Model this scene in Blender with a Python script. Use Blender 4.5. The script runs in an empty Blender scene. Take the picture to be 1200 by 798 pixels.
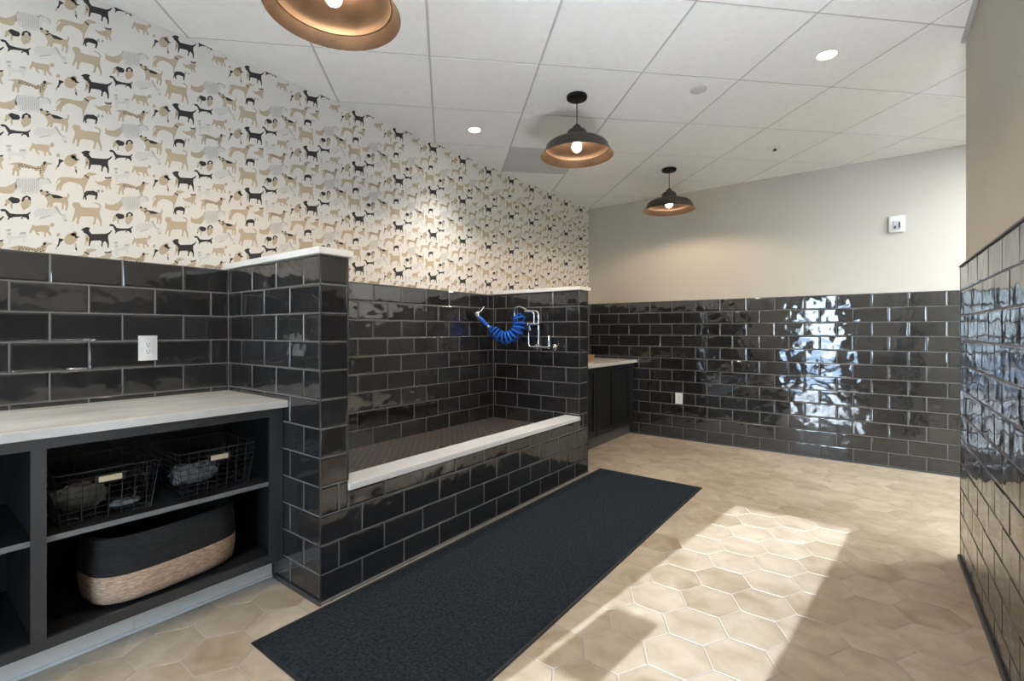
import bpy, bmesh, math, random
from mathutils import Vector, Matrix
random.seed(7)
SC = bpy.context.scene
COL = SC.collection
PI = math.pi

# ------------------------------------------------------------------ plan (metres; camera stands over the origin)
XL = -2.803      # face of the tiles on the left wall
YB = 5.278       # face of the tiles on the back wall
XR = 0.355       # face of the tiles on the right wall
CE = 2.685       # ceiling
YF = -1.30       # front wall with the glazed door, behind the camera
XT = -1.905      # front face of the dog bath
ROW = 1.515 / 12 # tile course
P1A, P1B = 1.148, 1.286   # near pony wall
P2A, P2B = 3.424, 3.570   # far pony wall

# ------------------------------------------------------------------ helpers
def node_mat(name):
    m = bpy.data.materials.new(name); m.use_nodes = True
    nt = m.node_tree
    return m, nt, nt.nodes['Principled BSDF']

def nd(nt, kind, **kw):
    n = nt.nodes.new(kind)
    for k, v in kw.items():
        if k in n.inputs: n.inputs[k].default_value = v
        else: setattr(n, k, v)
    return n

def plain(name, col, rough=0.5, metal=0.0, spec=0.5, emit=None, strength=0):
    m, nt, b = node_mat(name)
    b.inputs['Base Color'].default_value = (*col, 1)
    b.inputs['Roughness'].default_value = rough
    b.inputs['Metallic'].default_value = metal
    b.inputs['Specular IOR Level'].default_value = spec
    if emit:
        b.inputs['Emission Color'].default_value = (*emit, 1)
        b.inputs['Emission Strength'].default_value = strength
    return m

def noisy(name, c0, c1, scale, rough=0.6, bump=0.0, bscale=None, metal=0.0, spec=0.5, stretch=(1,1,1), detail=4, r2=None):
    m, nt, b = node_mat(name)
    g = nd(nt, 'ShaderNodeNewGeometry')
    mp = nd(nt, 'ShaderNodeMapping'); mp.inputs['Scale'].default_value = stretch
    nt.links.new(g.outputs['Position'], mp.inputs['Vector'])
    n = nd(nt, 'ShaderNodeTexNoise'); n.inputs['Scale'].default_value = scale; n.inputs['Detail'].default_value = detail
    nt.links.new(mp.outputs[0], n.inputs['Vector'])
    r = nd(nt, 'ShaderNodeValToRGB')
    r.color_ramp.elements[0].position = 0.3; r.color_ramp.elements[1].position = 0.7
    r.color_ramp.elements[0].color = (*c0, 1); r.color_ramp.elements[1].color = (*c1, 1)
    nt.links.new(n.outputs['Fac'], r.inputs[0]); nt.links.new(r.outputs[0], b.inputs['Base Color'])
    b.inputs['Roughness'].default_value = rough; b.inputs['Metallic'].default_value = metal
    b.inputs['Specular IOR Level'].default_value = spec
    if r2 is not None:
        mr = nd(nt, 'ShaderNodeMapRange'); mr.inputs['To Min'].default_value = rough; mr.inputs['To Max'].default_value = r2
        nt.links.new(n.outputs['Fac'], mr.inputs['Value']); nt.links.new(mr.outputs[0], b.inputs['Roughness'])
    if bump:
        n2 = nd(nt, 'ShaderNodeTexNoise'); n2.inputs['Scale'].default_value = bscale or scale * 6; n2.inputs['Detail'].default_value = 3
        nt.links.new(mp.outputs[0], n2.inputs['Vector'])
        bp = nd(nt, 'ShaderNodeBump'); bp.inputs['Strength'].default_value = 1; bp.inputs['Distance'].default_value = bump
        nt.links.new(n2.outputs['Fac'], bp.inputs['Height']); nt.links.new(bp.outputs[0], b.inputs['Normal'])
    return m

def tile_mat():
    """dark hand-made glazed tile: every tile has its own gentle waves and shade"""
    m, nt, b = node_mat('glazed_charcoal_tile')
    g = nd(nt, 'ShaderNodeNewGeometry')
    off = nd(nt, 'ShaderNodeVectorMath', operation='SCALE'); off.inputs[0].default_value = (37.0, 71.0, 53.0)
    nt.links.new(g.outputs['Random Per Island'], off.inputs['Scale'])
    add = nd(nt, 'ShaderNodeVectorMath', operation='ADD')
    nt.links.new(g.outputs['Position'], add.inputs[0]); nt.links.new(off.outputs[0], add.inputs[1])
    n = nd(nt, 'ShaderNodeTexNoise'); n.inputs['Scale'].default_value = 7.5; n.inputs['Detail'].default_value = 1.5; n.inputs['Roughness'].default_value = 0.45
    nt.links.new(add.outputs[0], n.inputs['Vector'])
    bp = nd(nt, 'ShaderNodeBump'); bp.inputs['Strength'].default_value = 1.0; bp.inputs['Distance'].default_value = TILE_WAVE
    nt.links.new(n.outputs['Fac'], bp.inputs['Height']); nt.links.new(bp.outputs[0], b.inputs['Normal'])
    r = nd(nt, 'ShaderNodeValToRGB')
    r.color_ramp.elements[0].color = (*TILE_C0, 1); r.color_ramp.elements[1].color = (*TILE_C1, 1)
    nt.links.new(g.outputs['Random Per Island'], r.inputs[0]); nt.links.new(r.outputs[0], b.inputs['Base Color'])
    b.inputs['Roughness'].default_value = 0.07
    b.inputs['IOR'].default_value = 1.8
    return m

def hex_mat():
    m, nt, b = node_mat('tan_hexagon_tile')
    g = nd(nt, 'ShaderNodeNewGeometry')
    off = nd(nt, 'ShaderNodeVectorMath', operation='SCALE'); off.inputs[0].default_value = (17.0, 29.0, 13.0)
    nt.links.new(g.outputs['Random Per Island'], off.inputs['Scale'])
    add = nd(nt, 'ShaderNodeVectorMath', operation='ADD')
    nt.links.new(g.outputs['Position'], add.inputs[0]); nt.links.new(off.outputs[0], add.inputs[1])
    n = nd(nt, 'ShaderNodeTexNoise'); n.inputs['Scale'].default_value = 7; n.inputs['Detail'].default_value = 5; n.inputs['Distortion'].default_value = 0.6
    nt.links.new(add.outputs[0], n.inputs['Vector'])
    ma = nd(nt, 'ShaderNodeMath', operation='MULTIPLY_ADD'); ma.inputs[1].default_value = 0.22
    nt.links.new(g.outputs['Random Per Island'], ma.inputs[0]); nt.links.new(n.outputs['Fac'], ma.inputs[2])
    r = nd(nt, 'ShaderNodeValToRGB'); e = r.color_ramp.elements
    e[0].position = 0.32; e[0].color = (*HEX_C0, 1); e[1].position = 0.92; e[1].color = (*HEX_C1, 1)
    nt.links.new(ma.outputs[0], r.inputs[0]); nt.links.new(r.outputs[0], b.inputs['Base Color'])
    mr = nd(nt, 'ShaderNodeMapRange'); mr.inputs['To Min'].default_value = 0.36; mr.inputs['To Max'].default_value = 0.52
    nt.links.new(n.outputs['Fac'], mr.inputs['Value']); nt.links.new(mr.outputs[0], b.inputs['Roughness'])
    bp = nd(nt, 'ShaderNodeBump'); bp.inputs['Distance'].default_value = 0.0006
    nt.links.new(n.outputs['Fac'], bp.inputs['Height']); nt.links.new(bp.outputs[0], b.inputs['Normal'])
    return m

def band_mat(name, c0, c1, scale, rough, bump, axis='Z'):
    """rows of stitched rope: fine ribs plus fleck"""
    m, nt, b = node_mat(name)
    g = nd(nt, 'ShaderNodeNewGeometry')
    n = nd(nt, 'ShaderNodeTexNoise'); n.inputs['Scale'].default_value = 90; n.inputs['Detail'].default_value = 3
    mp = nd(nt, 'ShaderNodeMapping'); mp.inputs['Scale'].default_value = (0.5, 0.5, 2.2)
    nt.links.new(g.outputs['Position'], mp.inputs['Vector']); nt.links.new(mp.outputs[0], n.inputs['Vector'])
    r = nd(nt, 'ShaderNodeValToRGB'); e = r.color_ramp.elements
    e[0].position = 0.3; e[1].position = 0.72; e[0].color = (*c0, 1); e[1].color = (*c1, 1)
    nt.links.new(n.outputs['Fac'], r.inputs[0]); nt.links.new(r.outputs[0], b.inputs['Base Color'])
    w = nd(nt, 'ShaderNodeTexWave', bands_direction=axis); w.inputs['Scale'].default_value = scale; w.inputs['Distortion'].default_value = 0.6
    nt.links.new(g.outputs['Position'], w.inputs['Vector'])
    bp = nd(nt, 'ShaderNodeBump'); bp.inputs['Distance'].default_value = bump
    nt.links.new(w.outputs['Fac'], bp.inputs['Height']); nt.links.new(bp.outputs[0], b.inputs['Normal'])
    b.inputs['Roughness'].default_value = rough
    return m

def glass_mat(name):
    m = bpy.data.materials.new(name); m.use_nodes = True
    nt = m.node_tree; nt.nodes.clear()
    o = nd(nt, 'ShaderNodeOutputMaterial'); mx = nd(nt, 'ShaderNodeMixShader'); mx.inputs[0].default_value = 0.07
    t = nd(nt, 'ShaderNodeBsdfTransparent'); t.inputs[0].default_value = (0.95, 0.97, 0.97, 1)
    gl = nd(nt, 'ShaderNodeBsdfGlossy'); gl.inputs['Roughness'].default_value = 0.02
    nt.links.new(t.outputs[0], mx.inputs[1]); nt.links.new(gl.outputs[0], mx.inputs[2]); nt.links.new(mx.outputs[0], o.inputs[0])
    return m

class MB:
    """collects geometry; build() links it as ONE mesh object"""
    def __init__(s): s.bm = bmesh.new()
    def _mark(s, old, mi):
        for f in s.bm.faces:
            if f not in old: f.material_index = mi
    def box(s, lo, hi, mi=0, bev=0.0, seg=2, rot=None):
        old = set(s.bm.faces)
        c = [(a + b) / 2 for a, b in zip(lo, hi)]; d = [abs(b - a) for a, b in zip(lo, hi)]
        r = bmesh.ops.create_cube(s.bm, size=1)
        for v in r['verts']:
            v.co = Vector((v.co.x * d[0], v.co.y * d[1], v.co.z * d[2]))
            if rot: v.co = rot @ v.co
            v.co += Vector(c)
        if bev:
            es = {e for v in r['verts'] for e in v.link_edges}
            bmesh.ops.bevel(s.bm, geom=list(es), offset=bev, segments=seg, profile=0.5, affect='EDGES')
        s._mark(old, mi); return s
    def poly(s, pts, mi=0):
        f = s.bm.faces.new([s.bm.verts.new(p) for p in pts]); f.material_index = mi; return f
    def lathe(s, prof, c=(0,0,0), n=32, mi=0, axis='Z', cap=False):
        rings = []
        for r, z in prof:
            ring = []
            for i in range(n):
                a = 2 * PI * i / n; p = (r * math.cos(a), r * math.sin(a), z)
                if axis == 'X': p = (p[2], p[0], p[1])
                elif axis == 'Y': p = (p[0], p[2], p[1])
                ring.append(s.bm.verts.new((p[0] + c[0], p[1] + c[1], p[2] + c[2])))
            rings.append(ring)
        for A, B in zip(rings, rings[1:]):
            for i in range(n):
                f = s.bm.faces.new((A[i], A[(i+1) % n], B[(i+1) % n], B[i])); f.material_index = mi
        if cap:
            for R in (rings[0], rings[-1]):
                f = s.bm.faces.new(R); f.material_index = mi
        return s
    def tube(s, pts, r, n=8, mi=0, cap=True):
        pts = [Vector(p) for p in pts]; rings = []
        rr = r if isinstance(r, (list, tuple)) else [r] * len(pts)
        ref = None
        for i, p in enumerate(pts):
            t = (pts[min(i+1, len(pts)-1)] - pts[max(i-1, 0)])
            t = t.normalized() if t.length > 1e-9 else Vector((0,0,1))
            if ref is None:
                ref = t.orthogonal().normalized()
            ref = (ref - t * ref.dot(t)); ref = ref.normalized() if ref.length > 1e-6 else t.orthogonal().normalized()
            b = t.cross(ref)
            rings.append([s.bm.verts.new(p + (ref * math.cos(2*PI*k/n) + b * math.sin(2*PI*k/n)) * rr[i]) for k in range(n)])
        for A, B in zip(rings, rings[1:]):
            for k in range(n):
                f = s.bm.faces.new((A[k], A[(k+1) % n], B[(k+1) % n], B[k])); f.material_index = mi
        if cap:
            for R in (rings[0], rings[-1]):
                f = s.bm.faces.new(R); f.material_index = mi
        return s
    def ball(s, c, r, mi=0, n=16, sc=(1,1,1)):
        old = set(s.bm.faces)
        k = bmesh.ops.create_uvsphere(s.bm, u_segments=n, v_segments=n//2, radius=r)
        for v in k['verts']: v.co = Vector((v.co.x*sc[0]+c[0], v.co.y*sc[1]+c[1], v.co.z*sc[2]+c[2]))
        s._mark(old, mi); return s
    def build(s, name, mats, parent=None, smooth=None, normals=True):
        if normals: bmesh.ops.recalc_face_normals(s.bm, faces=s.bm.faces[:])
        me = bpy.data.meshes.new(name); s.bm.to_mesh(me); s.bm.free()
        for m in (mats if isinstance(mats, (list, tuple)) else [mats]): me.materials.append(m)
        if smooth is not None:
            me.shade_smooth(); me.set_sharp_from_angle(angle=math.radians(smooth))
        o = bpy.data.objects.new(name, me); COL.objects.link(o)
        if parent is not None:
            o.parent = parent
            o.matrix_parent_inverse = Matrix.Translation(-parent.location) if parent.type == 'EMPTY' else Matrix()
        return o

def arc(pts, rad=0.02, n=5):
    """round the corners of a polyline"""
    P = [Vector(p) for p in pts]; out = [P[0]]
    for a, b, c in zip(P, P[1:], P[2:]):
        u = (a - b); v = (c - b); k = min(rad, u.length * .49, v.length * .49)
        u.normalize(); v.normalize(); s, e = b + u * k, b + v * k
        for i in range(n + 1):
            t = i / n; out.append(s * (1-t)**2 + b * 2*t*(1-t) + e * t*t)
    out.append(P[-1]); return out

def spline(pts, n=10):
    P = [Vector(p) for p in pts]; P = [P[0]*2 - P[1]] + P + [P[-1]*2 - P[-2]]; out = []
    for i in range(1, len(P) - 2):
        for j in range(n):
            t = j / n; a, b, c, d = P[i-1], P[i], P[i+1], P[i+2]
            out.append(0.5 * ((2*b) + (c-a)*t + (2*a-5*b+4*c-d)*t*t + (3*b-a-3*c+d)*t**3))
    out.append(P[-2]); return out

def thing(name, label, cat, loc=(0,0,0), group=None):
    o = bpy.data.objects.new(name, None); COL.objects.link(o); o.location = loc
    o.empty_display_size = 0.1
    o['label'] = label; o['category'] = cat
    if group: o['group'] = group
    return o
def tag(o, label, cat, group=None):
    o['label'] = label; o['category'] = cat
    if group: o['group'] = group
    return o
def struct(o): o['kind'] = 'structure'; return o
def copy_thing(src, loc, label):
    r = src.copy(); COL.objects.link(r); r.location = loc; r['label'] = label
    for ch in [c for c in bpy.data.objects if c.parent is src]:
        c = ch.copy(); COL.objects.link(c); c.parent = r; c.matrix_parent_inverse = ch.matrix_parent_inverse.copy()
    return r

def tile_panel(name, O, u, n, u0, u1, k0, k1, aodd, aeven, mod, parent=None, zmax=None, trim=None, extra=None, open0=(), open1=()):
    """running-bond tiles on the plane through O; u runs along it, n points out of it. Courses k0..k1-1 from the floor.
    aodd / aeven: where a joint stands in odd / even courses"""
    mb = MB(); O, u, n = Vector(O), Vector(u), Vector(n); up = Vector((0,0,1))
    P = lambda a, z, h: O + u * a + up * z + n * h
    ztop = zmax if zmax else k1 * ROW
    mb.poly([P(u0, k0*ROW, -.0022), P(u1, k0*ROW, -.0022), P(u1, ztop, -.0022), P(u0, ztop, -.0022)], 1)
    g = 0.0022
    spans = [(k, u0, u1, k*ROW, min((k+1)*ROW, ztop)) for k in range(k0, k1)] + (extra or [])
    for k, s0, s1, z0, z1 in spans:
        a = aodd if k % 2 else aeven
        j = math.floor((s0 - a) / mod); cuts = [s0]
        while True:
            j += 1; x = a + j * mod
            if x >= s1 - 0.012: break
            if x > s0 + 0.012: cuts.append(x)
        cuts.append(s1)
        if extra and (k, s0, s1, z0, z1) in extra:
            mb.poly([P(s0, z0, -.0022), P(s1, z0, -.0022), P(s1, z1, -.0022), P(s0, z1, -.0022)], 1)
        for x0, x1 in zip(cuts, cuts[1:]):
            t = [random.uniform(-.0008, .0008) for _ in range(4)]
            rings = []
            for ins, h in ((g, -.006), (g, -.0030), (g + .0016, -.0014), (g + .0042, -.0004), (g + .0085, 0)):
                i0 = 0 if x0 == s0 and k in open0 else ins; i1 = 0 if x1 == s1 and k in open1 else ins
                q = [(x0+i0, z0+ins), (x1-i1, z0+ins), (x1-i1, z1-ins), (x0+i0, z1-ins)]
                rings.append([mb.bm.verts.new(P(a_, z_, h + (t[i] if h > -.001 else 0))) for i, (a_, z_) in enumerate(q)])
            for A, B in zip(rings, rings[1:]):
                for i in range(4): mb.bm.faces.new((A[i], A[(i+1) % 4], B[(i+1) % 4], B[i]))
            mb.bm.faces.new(rings[-1])
    mats = [M['tile'], M['grout']]
    if trim:
        mats.append(M['edge_trim'])
        for a, z0, z1 in trim:
            old = set(mb.bm.faces)
            c = P(a, (z0+z1)/2, -.0012); r = bmesh.ops.create_cube(mb.bm, size=1)
            for v in r['verts']:
                q = v.co.copy(); v.co = c + u*(q.x*.005) + n*(q.y*.005) + up*(q.z*(z1-z0))
            mb._mark(old, 2)
    return mb.build(name, mats, parent)
DOGS = [  # colour key, print layer, outline in half millimetres (along the wall, up)
('k',0,[0,-2,13,14,35,29,60,29,61,20,54,9,59,-9,74,-26,119,-18,173,-7,194,6,214,31,219,26,203,-4,190,-17,188,-46,195,-88,193,-137,185,-134,181,-96,166,-76,153,-92,147,-132,138,-129,143,-87,135,-76,92,-83,70,-89,57,-138,50,-135,54,-95,48,-54,36,-32,20,-26,12,-8]),
('t',1,[29,-44,43,-35,56,-60,54,-88,46,-112,37,-104,32,-133,25,-132,30,-86]),
('k',2,[35,-73,46,-69,40,-96]),
('t',0,[-23,-72,-28,-96,-40,-119,-57,-137,-77,-145,-94,-142,-106,-129,-111,-108,-106,-84,-94,-61,-77,-44,-57,-36,-40,-38,-28,-51]),
('t',0,[-27,-37,-31,-52,-41,-65,-53,-70,-63,-66,-67,-54,-63,-39,-53,-27,-41,-22,-31,-26]),
('k',1,[-40,-53,-27,-64,-5,-65,-33,-84,-42,-73]),
('k',1,[-145,-98,-114,-102,-115,-110,-134,-130,-145,-165,-155,-177,-158,-168,-148,-142]),
('t',0,[-158,-168,-153,-174,-159,-198,-166,-201,-165,-180]),
('t',0,[-137,-64,-139,-74,-145,-83,-153,-86,-159,-83,-161,-74,-159,-63,-153,-55,-145,-52,-139,-55]),
('t',0,[-44,-131,-30,-128,-25,-197,-33,-196,-40,-160]),
('k',1,[-41,-167,-30,-163,-26,-184,-36,-186]),
('t',0,[-159,-354,-161,-339,-145,-305,-134,-282,-140,-273,-153,-297,-158,-318,-161,-311,-155,-283,-142,-260,-120,-247,-72,-239,-21,-234,9,-223,30,-187,46,-164,67,-158,96,-159,112,-165,83,-182,61,-196,53,-218,40,-264,24,-317,20,-365,12,-354,9,-309,0,-290,-39,-276,-76,-276,-107,-299,-122,-326,-134,-373,-142,-371,-142,-348,-155,-376,-163,-377]),
('k',1,[19,-197,26,-190,56,-207,50,-217]),
('t',0,[94,-223,103,-226,115,-233,146,-217,172,-196,169,-180,187,-178,209,-167,216,-192,212,-213,203,-221,206,-246,214,-276,200,-276,190,-249,183,-255,187,-283,175,-279,169,-258,132,-259,115,-254,101,-241]),
('k',1,[159,-175,183,-174,217,-159,210,-176,187,-183,169,-187]),
('k',0,[12,-406,22,-352,35,-334,83,-319,113,-329,115,-352,105,-398,96,-394,101,-362,74,-361,48,-365,36,-382,40,-409,29,-412,25,-386,17,-416]),
('k',0,[113,-312,125,-298,131,-323,117,-330]),
('k',0,[142,-295,153,-303,147,-324,137,-314]),
('w',0,[147,-309,144,-322,137,-332,128,-336,121,-331,118,-319,121,-306,128,-296,137,-292,144,-298]),
('w',0,[115,-342,132,-334,133,-380,122,-387]),
('t',0,[-60,-472,-47,-452,-16,-446,-2,-461,-3,-479,30,-483,83,-472,121,-468,130,-454,117,-439,95,-431,88,-427,99,-421,125,-427,138,-443,135,-473,129,-498,133,-543,145,-586,141,-631,132,-628,127,-586,113,-557,105,-571,97,-621,80,-626,92,-570,79,-552,30,-560,1,-565,-11,-596,-17,-639,-31,-637,-26,-585,-34,-576,-47,-619,-60,-627,-51,-582,-42,-542,-40,-508,-51,-496]),
('t',0,[-265,275,-254,293,-238,287,-222,290,-205,278,-178,272,-138,270,-113,264,-93,273,-86,293,-96,303,-79,303,-77,279,-87,253,-83,216,-87,174,-96,146,-104,154,-101,196,-113,207,-116,153,-126,155,-125,211,-154,209,-181,201,-185,166,-203,154,-202,185,-210,160,-223,150,-214,197,-224,230,-238,249,-257,255]),
('k',1,[-198,268,-162,273,-113,263,-138,246,-178,241]),
('k',1,[-265,289,-248,299,-243,285,-259,274]),
('k',1,[-228,292,-205,290,-218,269]),
('k',1,[-229,253,-201,278,-197,269,-224,244]),
('k',0,[-450,176,-431,196,-387,193,-379,174,-390,153,-424,142,-435,157]),
('t',0,[-463,165,-450,176,-435,157,-444,132,-453,134,-458,116,-467,117]),
('k',0,[-457,126,-459,120,-463,116,-467,116,-468,120,-467,126,-463,130,-459,130]),
('t',0,[-437,144,-421,142,-424,101,-434,99]),
('t',0,[-316,171,-319,151,-328,132,-340,118,-353,112,-365,114,-373,125,-376,142,-373,162,-365,181,-353,195,-340,201,-328,199,-319,189]),
('t',0,[-366,119,-346,123,-351,105,-363,102]),
('k',1,[-373,171,-366,206,-342,228,-319,216,-316,189,-329,192,-337,212,-352,203,-360,172]),
('k',0,[-495,77,-481,88,-462,87,-448,72,-438,59,-402,60,-364,67,-339,75,-320,96,-317,91,-330,67,-326,36,-333,23,-346,42,-361,42,-370,24,-375,33,-364,48,-416,33,-438,20,-445,5,-454,6,-447,24,-456,43,-467,69,-485,66]),
('t',0,[168,280,183,261,229,270,261,298,281,320,288,299,301,291,282,263,273,235,257,220,210,213,168,222]),
('t',0,[-327,-76,-315,-34,-308,-9,-292,-17,-250,-5,-209,3,-201,-15,-207,-45,-194,-62,-191,-88,-205,-85,-217,-58,-227,-71,-224,-100,-235,-98,-239,-61,-265,-61,-280,-73,-264,-82,-269,-96,-285,-87,-296,-54,-308,-59,-319,-86]),
('t',0,[-173,16,-176,3,-183,-7,-193,-11,-200,-7,-203,2,-200,14,-193,25,-183,29,-176,25]),
('t',0,[-456,-914,-434,-903,-415,-891,-387,-880,-357,-881,-323,-884,-287,-890,-259,-873,-243,-839,-228,-825,-215,-833,-185,-831,-191,-841,-217,-856,-223,-883,-231,-913,-243,-938,-237,-959,-256,-966,-268,-947,-267,-923,-304,-915,-342,-914,-370,-922,-385,-948,-387,-991,-397,-998,-399,-957,-409,-955,-415,-998,-426,-996,-424,-946,-413,-914,-434,-911]),
('k',1,[-382,-895,-385,-900,-389,-901,-391,-897,-389,-892,-385,-890]),
('k',1,[-366,-890,-368,-896,-373,-897,-375,-893,-373,-887,-368,-886]),
('k',1,[-349,-892,-351,-897,-355,-898,-358,-894,-355,-889,-351,-887]),
('k',1,[-334,-896,-336,-902,-340,-903,-343,-898,-340,-893,-336,-892]),
('k',1,[-318,-898,-321,-904,-325,-905,-327,-901,-325,-895,-321,-894]),
('k',1,[-303,-903,-305,-908,-310,-909,-312,-905,-310,-899,-305,-898]),
('k',1,[-288,-904,-290,-909,-295,-911,-297,-906,-295,-901,-290,-899]),
('k',1,[-272,-903,-275,-909,-279,-910,-282,-905,-279,-900,-275,-898]),
('k',1,[-257,-895,-259,-901,-264,-902,-266,-898,-264,-892,-259,-891]),
('k',1,[-243,-886,-245,-892,-250,-893,-252,-889,-250,-883,-245,-882]),
('k',1,[-253,-911,-255,-916,-260,-918,-262,-913,-260,-907,-255,-906]),
('k',1,[-237,-901,-239,-907,-244,-908,-247,-903,-244,-898,-239,-896]),
('k',1,[-360,-905,-362,-911,-367,-912,-369,-908,-367,-902,-362,-901]),
('k',1,[-341,-907,-343,-912,-348,-913,-350,-909,-348,-903,-343,-902]),
('k',1,[-382,-914,-385,-919,-389,-920,-391,-916,-389,-911,-385,-909]),
('k',1,[-268,-887,-271,-892,-275,-894,-278,-889,-275,-884,-271,-882]),
('k',1,[-245,-867,-247,-873,-252,-874,-254,-870,-252,-864,-247,-863]),
('k',1,[-233,-873,-236,-878,-240,-880,-243,-875,-240,-870,-236,-868]),
('k',1,[-326,-911,-328,-917,-333,-918,-335,-913,-333,-908,-328,-907]),
('k',1,[-282,-916,-285,-922,-289,-923,-292,-919,-289,-913,-285,-912]),
('k',1,[-375,-903,-377,-909,-382,-910,-384,-906,-382,-900,-377,-899]),
('k',1,[-254,-928,-257,-934,-261,-935,-264,-931,-261,-925,-257,-924]),
('k',1,[-243,-836,-229,-828,-224,-844,-236,-865,-243,-856]),
('l',0,[-413,-378,-396,-330,-349,-307,-288,-300,-257,-282,-218,-279,-191,-315,-201,-338,-234,-331,-250,-359,-259,-414,-273,-425,-349,-454,-379,-450,-402,-416]),
('g',1,[-402,-338,-399,-337,-394,-401,-399,-413,-402,-414,-398,-402]),
('g',1,[-390,-335,-387,-334,-383,-396,-387,-409,-390,-410,-387,-398]),
('g',1,[-379,-332,-376,-331,-372,-392,-376,-405,-379,-406,-376,-394]),
('g',1,[-368,-328,-365,-327,-361,-388,-365,-443,-368,-444,-364,-389]),
('g',1,[-357,-325,-354,-324,-349,-384,-354,-439,-357,-440,-353,-385]),
('g',1,[-346,-322,-343,-320,-338,-379,-343,-434,-346,-435,-342,-381]),
('g',1,[-334,-318,-331,-317,-327,-375,-331,-430,-334,-431,-331,-377]),
('g',1,[-323,-315,-320,-314,-315,-371,-320,-426,-323,-427,-319,-372]),
('g',1,[-312,-312,-308,-310,-304,-366,-308,-422,-312,-423,-308,-368]),
('g',1,[-300,-308,-297,-307,-292,-362,-297,-418,-300,-419,-296,-364]),
('g',1,[-288,-305,-285,-303,-281,-358,-285,-413,-288,-414,-285,-359]),
('g',1,[-277,-301,-274,-300,-269,-353,-274,-409,-277,-410,-273,-355]),
('g',1,[-281,-309,-257,-282,-234,-283,-238,-294,-257,-295,-273,-320]),
('g',1,[-234,-288,-206,-286,-191,-315,-199,-322,-212,-297]),
('g',1,[-413,-378,-396,-330,-379,-323,-393,-337,-407,-381]),
('l',0,[-460,-779,-445,-762,-429,-780,-426,-808,-394,-805,-379,-769,-345,-763,-340,-785,-355,-811,-352,-849,-364,-853,-369,-821,-424,-837,-434,-878,-450,-887,-448,-838,-457,-820]),
('g',1,[-429,-759,-434,-767,-445,-773,-457,-774,-461,-769,-457,-761,-445,-755,-434,-754]),
('g',1,[-433,-792,-436,-798,-442,-803,-448,-802,-450,-797,-448,-790,-442,-786,-436,-787]),
('g',1,[-343,-768,-350,-776,-364,-783,-379,-785,-385,-780,-379,-773,-364,-766,-350,-764]),
('l',0,[-302,-593,-277,-553,-198,-537,-162,-509,-144,-533,-128,-579,-162,-569,-194,-593,-250,-630,-265,-646,-259,-615,-292,-633]),
('g',1,[-174,-515,-160,-508,-125,-579,-133,-583]),
('g',1,[-273,-638,-250,-623,-194,-592,-196,-599,-250,-632]),
('l',0,[-91,-590,-94,-611,-103,-626,-115,-629,-124,-620,-127,-601,-124,-581,-115,-566,-103,-562,-94,-571]),
('g',1,[-91,-619,-95,-626,-103,-631,-111,-631,-115,-626,-111,-620,-103,-615,-95,-615]),
('g',1,[-113,-578,-115,-583,-120,-586,-124,-586,-126,-582,-124,-578,-120,-575,-115,-575]),
]
# light levels
SUN, SKY, BULB, LED, LEDW1, LEDW2, UPFILL, EXPO = 9.0, 19.0, 640.0, 60.0, 5.4, 0.8, 430.0, 0.2
SUNC, BULBC, LEDC, UPFILLC = (0.88, 1.0, 1.16), (1.0, 0.78, 0.57), (1.0, 0.98, 0.95), (0.96, 1.0, 1.04)
FILL_PANELS = [(-2.1, -.55, (1.0, .99, .88), 22.0, 'added flat square fill light on the ceiling over the shelf unit, behind the view'), (1.5, 2.6, (.90, .98, 1.0), 55.0, 'added flat square fill light on the passage ceiling, unseen, nearer the front'), (1.5, 4.4, (.90, .98, 1.0), 72.0, 'added flat square fill light on the passage ceiling, unseen, nearer the back wall')]  # ceiling panels added out of view to fill the room with light
# ------------------------------------------------------------------ materials
TILE_WAVE = 0.0062
TILE_C0, TILE_C1 = (0.0145, 0.014, 0.0148), (0.026, 0.0252, 0.0262)
HEX_C0, HEX_C1 = (0.35, 0.255, 0.162), (0.66, 0.55, 0.42)
M = {}
M['tile'] = tile_mat()
M['grout'] = plain('grey_grout', (0.145, 0.14, 0.137), 0.85)
M['edge_trim'] = plain('dark_metal_edge', (0.08, 0.08, 0.085), 0.4, 0.6)
M['hex'] = hex_mat()
M['hex_grout'] = noisy('pale_floor_grout', (0.42, 0.37, 0.32), (0.52, 0.47, 0.42), 12, 0.9)
M['paper'] = noisy('wallpaper_ground', (0.69, 0.672, 0.635), (0.72, 0.702, 0.665), 3, 0.75)
M['ink_k'] = plain('print_black', (0.018, 0.018, 0.02), 0.7)
M['ink_t'] = noisy('print_tan', (0.46, 0.375, 0.26), (0.50, 0.41, 0.29), 8, 0.75)
M['ink_l'] = plain('print_pale_grey', (0.63, 0.615, 0.585), 0.75)
M['ink_g'] = plain('print_grey', (0.40, 0.40, 0.40), 0.75)
M['ink_w'] = plain('print_white', (0.74, 0.71, 0.67), 0.75)
M['paint'] = noisy('beige_wall_paint', (0.50, 0.462, 0.402), (0.52, 0.482, 0.422), 2, 0.6, 0.0002, 300)
M['ceil'] = noisy('ceiling_panel', (0.82, 0.82, 0.81), (0.86, 0.86, 0.85), 30, 0.9, 0.0004, 220)
M['ceil_gap'] = plain('ceiling_grid', (0.50, 0.50, 0.49), 0.7)
M['panel_grey'] = noisy('grey_ceiling_panel', (0.50, 0.53, 0.52), (0.53, 0.56, 0.55), 5, 0.6)
M['quartz'] = noisy('white_quartz', (0.60, 0.575, 0.53), (0.80, 0.785, 0.75), 5, 0.25, stretch=(1.5, 0.6, 1), detail=6)
M['cap'] = noisy('white_stone', (0.82, 0.81, 0.79), (0.88, 0.87, 0.85), 6, 0.25, detail=6)
M['cab'] = noisy('charcoal_cabinet_paint', (0.028, 0.029, 0.031), (0.036, 0.037, 0.039), 4, 0.38)
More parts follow.
